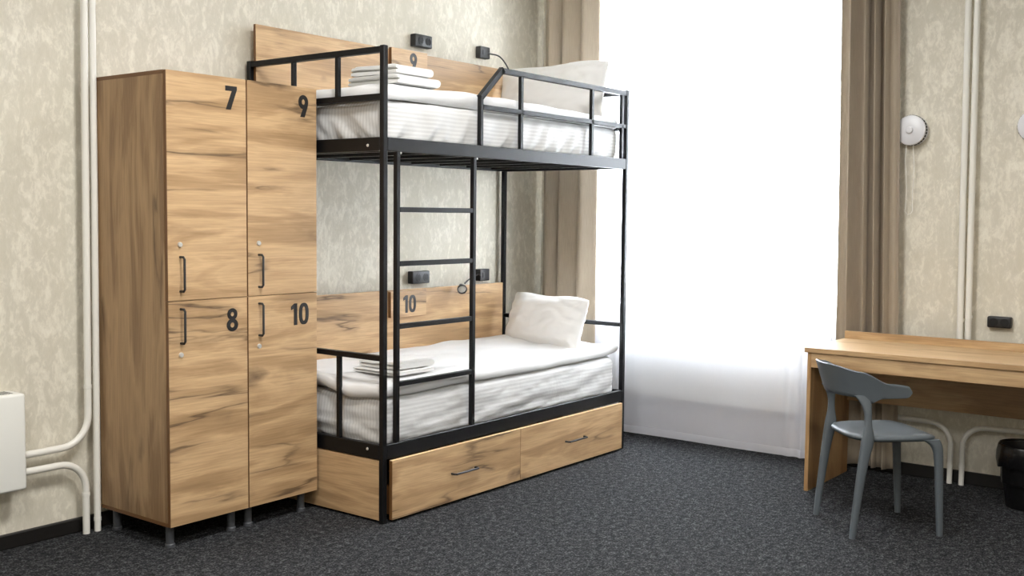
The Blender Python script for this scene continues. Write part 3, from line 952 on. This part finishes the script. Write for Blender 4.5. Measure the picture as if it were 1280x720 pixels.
# ------------------------------------------------------------------ desk
XF, XD, YL, YR = 1.800, 2.358, -1.215, -3.215
dk = thing('desk', ((XF + XD) / 2, (YL + YR) / 2, 0), 'long oak desk standing against the window wall', 'desk')
MB().box(XF - .010, XD, YR, YL, .712, .737, .0015, 1).build('desktop', DESKW, dk)
MB().box(XD - .018, XD, YR, YL - .004, .737, .778, .0012, 1).build('backsplash', DESKW, dk)
MB().box(XF, XD, YL - .034, YL - .014, 0, .712, .001, 1).build('side_panel', DESKZ, dk)
MB().box(XF, XD, YR + .014, YR + .034, 0, .712, .001, 1).build('side_panel', DESKZ, dk)
MB().box(XF, XF + .018, YR + .034, YL - .034, .637, .712, .001, 1).build('apron', DESKW, dk)
MB().box(XD - .030, XD - .012, YR + .034, YL - .034, .402, .712, .001, 1).build('modesty_panel', DESKW, dk)

# ------------------------------------------------------------------ chair (local: +x forward, +y left)
CX, CY, CA = 1.423, -1.726, math.radians(-45)
ch = thing('chair', (0, 0, 0), 'grey plastic chair with curved open back pulled up to the desk', 'chair')
def chair_seat():
    n, m = 56, 9
    rings = []
    def outline(k, inset):
        a = 2 * math.pi * k / n
        c, s = math.cos(a), math.sin(a)
        e = 3.6
        x = math.copysign(abs(c) ** (2 / e), c) * (.197 - inset) + .012
        y = math.copysign(abs(s) ** (2 / e), s) * ((.205 - inset) - .018 * (1 - (c + 1) / 2))
        return x, y
    def dish(x, y):
        return -.013 * math.exp(-((x + .02) / .12) ** 2 - (y / .13) ** 2) - .010 * max(0, (x - .12) / .08) ** 2 * 1.0 + .004 * (y / .2) ** 2
    prof = [(.19, 'b', -.030), (.12, 'b', -.030), (.05, 'b', -.029), (.012, 'b', -.026), (.002, 'm', -.018), (.0, 'm', -.010), (.005, 't', -.003), (.02, 't', 0), (.06, 't', 0), (.11, 't', 0), (.15, 't', 0), (.185, 't', 0)]
    for ins, kind, dz in prof:
        rings.append([Vector((x, y, .445 + dz + dish(x, y) * (1 if kind == 't' else .5))) for x, y in (outline(k, ins) for k in range(n))])
    return MB().loft(rings)
chair_seat().build('seat', CHAIR, ch, angle=60)
# backrest: U-shaped band, higher behind, two arm tips forward
def band():
    n = 72; rings = []
    for i in range(n + 1):
        s = -1 + 2 * i / n                                   # -1 right tip, 0 back centre, +1 left tip
        a = abs(s)
        # plan curve: half ellipse behind, straight arms in front
        if a < .68:
            th = (a / .68) * math.pi / 2
            x = -.085 - .165 * math.cos(th); y = .205 * math.sin(th)
        else:
            q = (a - .68) / .32
            x = -.085 + .13 * q; y = .205 - .006 * q
        y = math.copysign(y, s)
        sm = lambda e0, e1, v: (lambda k: k * k * (3 - 2 * k))(max(0, min(1, (v - e0) / (e1 - e0))))
        zt = .752 - .020 * sm(.15, .45, a) - .052 * sm(.42, .74, a) - .012 * sm(.74, 1, a)
        zb = .612 + .002 * a
        # stems flare into the band around |s| = .50
        zb -= .026 * math.exp(-((a - .53) / .085) ** 2)
        if a > .93:
            k = (a - .93) / .07; r = 1 - math.sqrt(max(0, 1 - k * k))
            mid = (zt + zb) / 2; zt -= (zt - mid) * r * .75; zb += (mid - zb) * r * .75
        # outward normal in plan
        if a < .68:
            nx, ny = -.165 * math.cos(th) / .165, math.copysign(math.sin(th), s) * .9
        else: nx, ny = 0, math.copysign(1, s)
        l = math.hypot(nx, ny); nx /= l; ny /= l
        ring = []
        H = zt - zb
        m_ = 8
        tk = .0085
        lean = lambda z: (z - .66) * .33 * (1 - .75 * sm(.4, .85, a))
        for k in range(m_ + 1):
            z = zb + .004 + (H - .008) * k / m_
            o = lean(z) + tk * (1 - .25 * (k / m_))
            ring.append(Vector((x + nx * o, y + ny * o, z)))
        ring.append(Vector((x + nx * lean(zt), y + ny * lean(zt), zt)))
        for k in range(m_, -1, -1):
            z = zb + .004 + (H - .008) * k / m_
            o = lean(z) - tk * (1 - .25 * (k / m_))
            ring.append(Vector((x + nx * o, y + ny * o, z)))
        ring.append(Vector((x + nx * lean(zb), y + ny * lean(zb), zb)))
        rings.append(ring)
    return MB().loft(rings)
band().build('backrest', CHAIR, ch, angle=60)
def limb(path, name):
    """path: (x, y, z, half depth along x, half width along y)"""
    P = path; rings = []
    N_ = 10; n = 16
    Q = [P[0]] + list(P) + [P[-1]]
    pts = []
    for i in range(1, len(Q) - 2):
        for k in range(N_):
            s = k / N_; a, b, c, d = [Vector(q) for q in Q[i - 1:i + 3]]
            pts.append(.5 * ((2 * b) + (c - a) * s + (2 * a - 5 * b + 4 * c - d) * s * s + (3 * b - a - 3 * c + d) * s ** 3))
    pts.append(Vector(P[-1]))
    for q in pts:
        ring = []
        for k in range(n):
            a = 2 * math.pi * k / n; c, s = math.cos(a), math.sin(a)
            ring.append(Vector((q[0] + q[3] * math.copysign(abs(c) ** .7, c), q[1] + q[4] * math.copysign(abs(s) ** .7, s), q[2])))
        rings.append(ring)
    return MB().loft(rings).build(name, CHAIR, ch, angle=60)
for s in (-1, 1):
    limb([(-.203, s * .190, 0, .0125, .012), (-.185, s * .190, .16, .0165, .015), (-.163, s * .190, .33, .021, .017), (-.146, s * .190, .43, .027, .017),
          (-.145, s * .188, .50, .0165, .013), (-.147, s * .186, .555, .0165, .012), (-.155, s * .178, .596, .026, .011), (-.170, s * .170, .625, .034, .009)], 'leg')
    limb([(.203, s * .190, 0, .0125, .012), (.194, s * .190, .18, .0165, .015), (.186, s * .190, .33, .0185, .017), (.176, s * .188, .395, .024, .018),
          (.150, s * .180, .428, .040, .022)], 'leg')
ch.location = (CX, CY, 0); ch.rotation_euler = (0, 0, CA)

# ------------------------------------------------------------------ waste bin
bn = thing('waste_bin', (2.19, -2.195, 0), 'black waste bin with a black bag under the desk', 'bin')
MB().lathe([(.0001, 0), (.088, 0), (.092, .006), (.128, .300), (.124, .300), (.088, .012), (.0001, .010)], (2.19, -2.195, 0), 'Z', 40).build('bucket', BINB, bn)
bg = MB(); rings = []
n = 56
for r0, z0 in ((.118, .12), (.122, .24), (.126, .303), (.131, .311), (.136, .303), (.139, .27), (.141, .235), (.137, .205)):
    ring = []
    for k in range(n):
        a = 2 * math.pi * k / n
        wv_ = .006 * nz(math.cos(a) * 4, math.sin(a) * 4, z0 * 14) * (1 if r0 > .133 else .25)
        zz = z0 + (.016 * nz(math.cos(a) * 3, math.sin(a) * 3, 5) if z0 < .26 and r0 > .13 else 0)
        ring.append(Vector((2.19 + (r0 + wv_) * math.cos(a), -2.195 + (r0 + wv_) * math.sin(a), zz)))
    rings.append(ring)
bg.loft(rings, cap=False)
bg.build('bag', BAG, bn, 'black bag folded over the rim', angle=180)

# ------------------------------------------------------------------ light
wd = bpy.data.worlds.new('world'); scn.world = wd; wd.use_nodes = True
b = wd.node_tree.nodes['Background']
b.inputs['Color'].default_value = (.90, .94, 1.0, 1)
b.inputs['Strength'].default_value = 24.0
sl_ = bpy.data.lights.new('sun', 'SUN'); sl_.energy = 8; sl_.angle = math.radians(24); sl_.color = (.85, .92, 1)
so = bpy.data.objects.new('sun', sl_); col.objects.link(so); so.location = (8, 0, 12)
so.rotation_euler = Vector((-math.cos(math.radians(68)), .12, -math.sin(math.radians(68)))).to_track_quat('-Z', 'Y').to_euler()
def area(name, loc, size, energy, rot=(0, 0, 0), c=(1, .985, .965)):
    l = bpy.data.lights.new(name, 'AREA'); l.shape = 'RECTANGLE'; l.size, l.size_y = size; l.energy = energy; l.color = c
    o = bpy.data.objects.new(name, l); col.objects.link(o); o.location = loc; o.rotation_euler = rot
    return o
for i, (x, y, e) in enumerate(((-1.0, -1.3, 66), (.6, -1.3, 20), (-2.9, -1.5, 50), (-1.0, -3.8, 40), (-2.9, -3.8, 40))):
    area('ceiling_lamp', (x, y, ZC - .02), (.6, .6), e)

# ------------------------------------------------------------------ camera
f_, yaw, pitch, roll = 1340.27619, .917519645, -.0680427458, .0103108356
fw = Vector((math.sin(yaw) * math.cos(pitch), math.cos(yaw) * math.cos(pitch), math.sin(pitch)))
rt = Vector((math.cos(yaw), -math.sin(yaw), 0)); up = rt.cross(fw)
c_, s_ = math.cos(roll), math.sin(roll)
rt, up = c_ * rt + s_ * up, -s_ * rt + c_ * up
cam = bpy.data.cameras.new('camera'); co = bpy.data.objects.new('camera', cam); col.objects.link(co)
M = Matrix.Identity(4)
for i in range(3):
    M[i][0], M[i][1], M[i][2] = rt[i], up[i], -fw[i]
M[0][3], M[1][3], M[2][3] = -3.40363754, -3.31962123, 1.39118668
co.matrix_world = M
cam.sensor_width = 36; cam.sensor_fit = 'HORIZONTAL'; cam.lens = f_ / 1280 * 36
cam.clip_start = .05
scn.camera = co

scn.view_settings.view_transform = 'Standard'
scn.view_settings.look = 'None'
scn.view_settings.gamma = 1
scn.view_settings.use_curve_mapping = False
scn.view_settings.exposure = .14
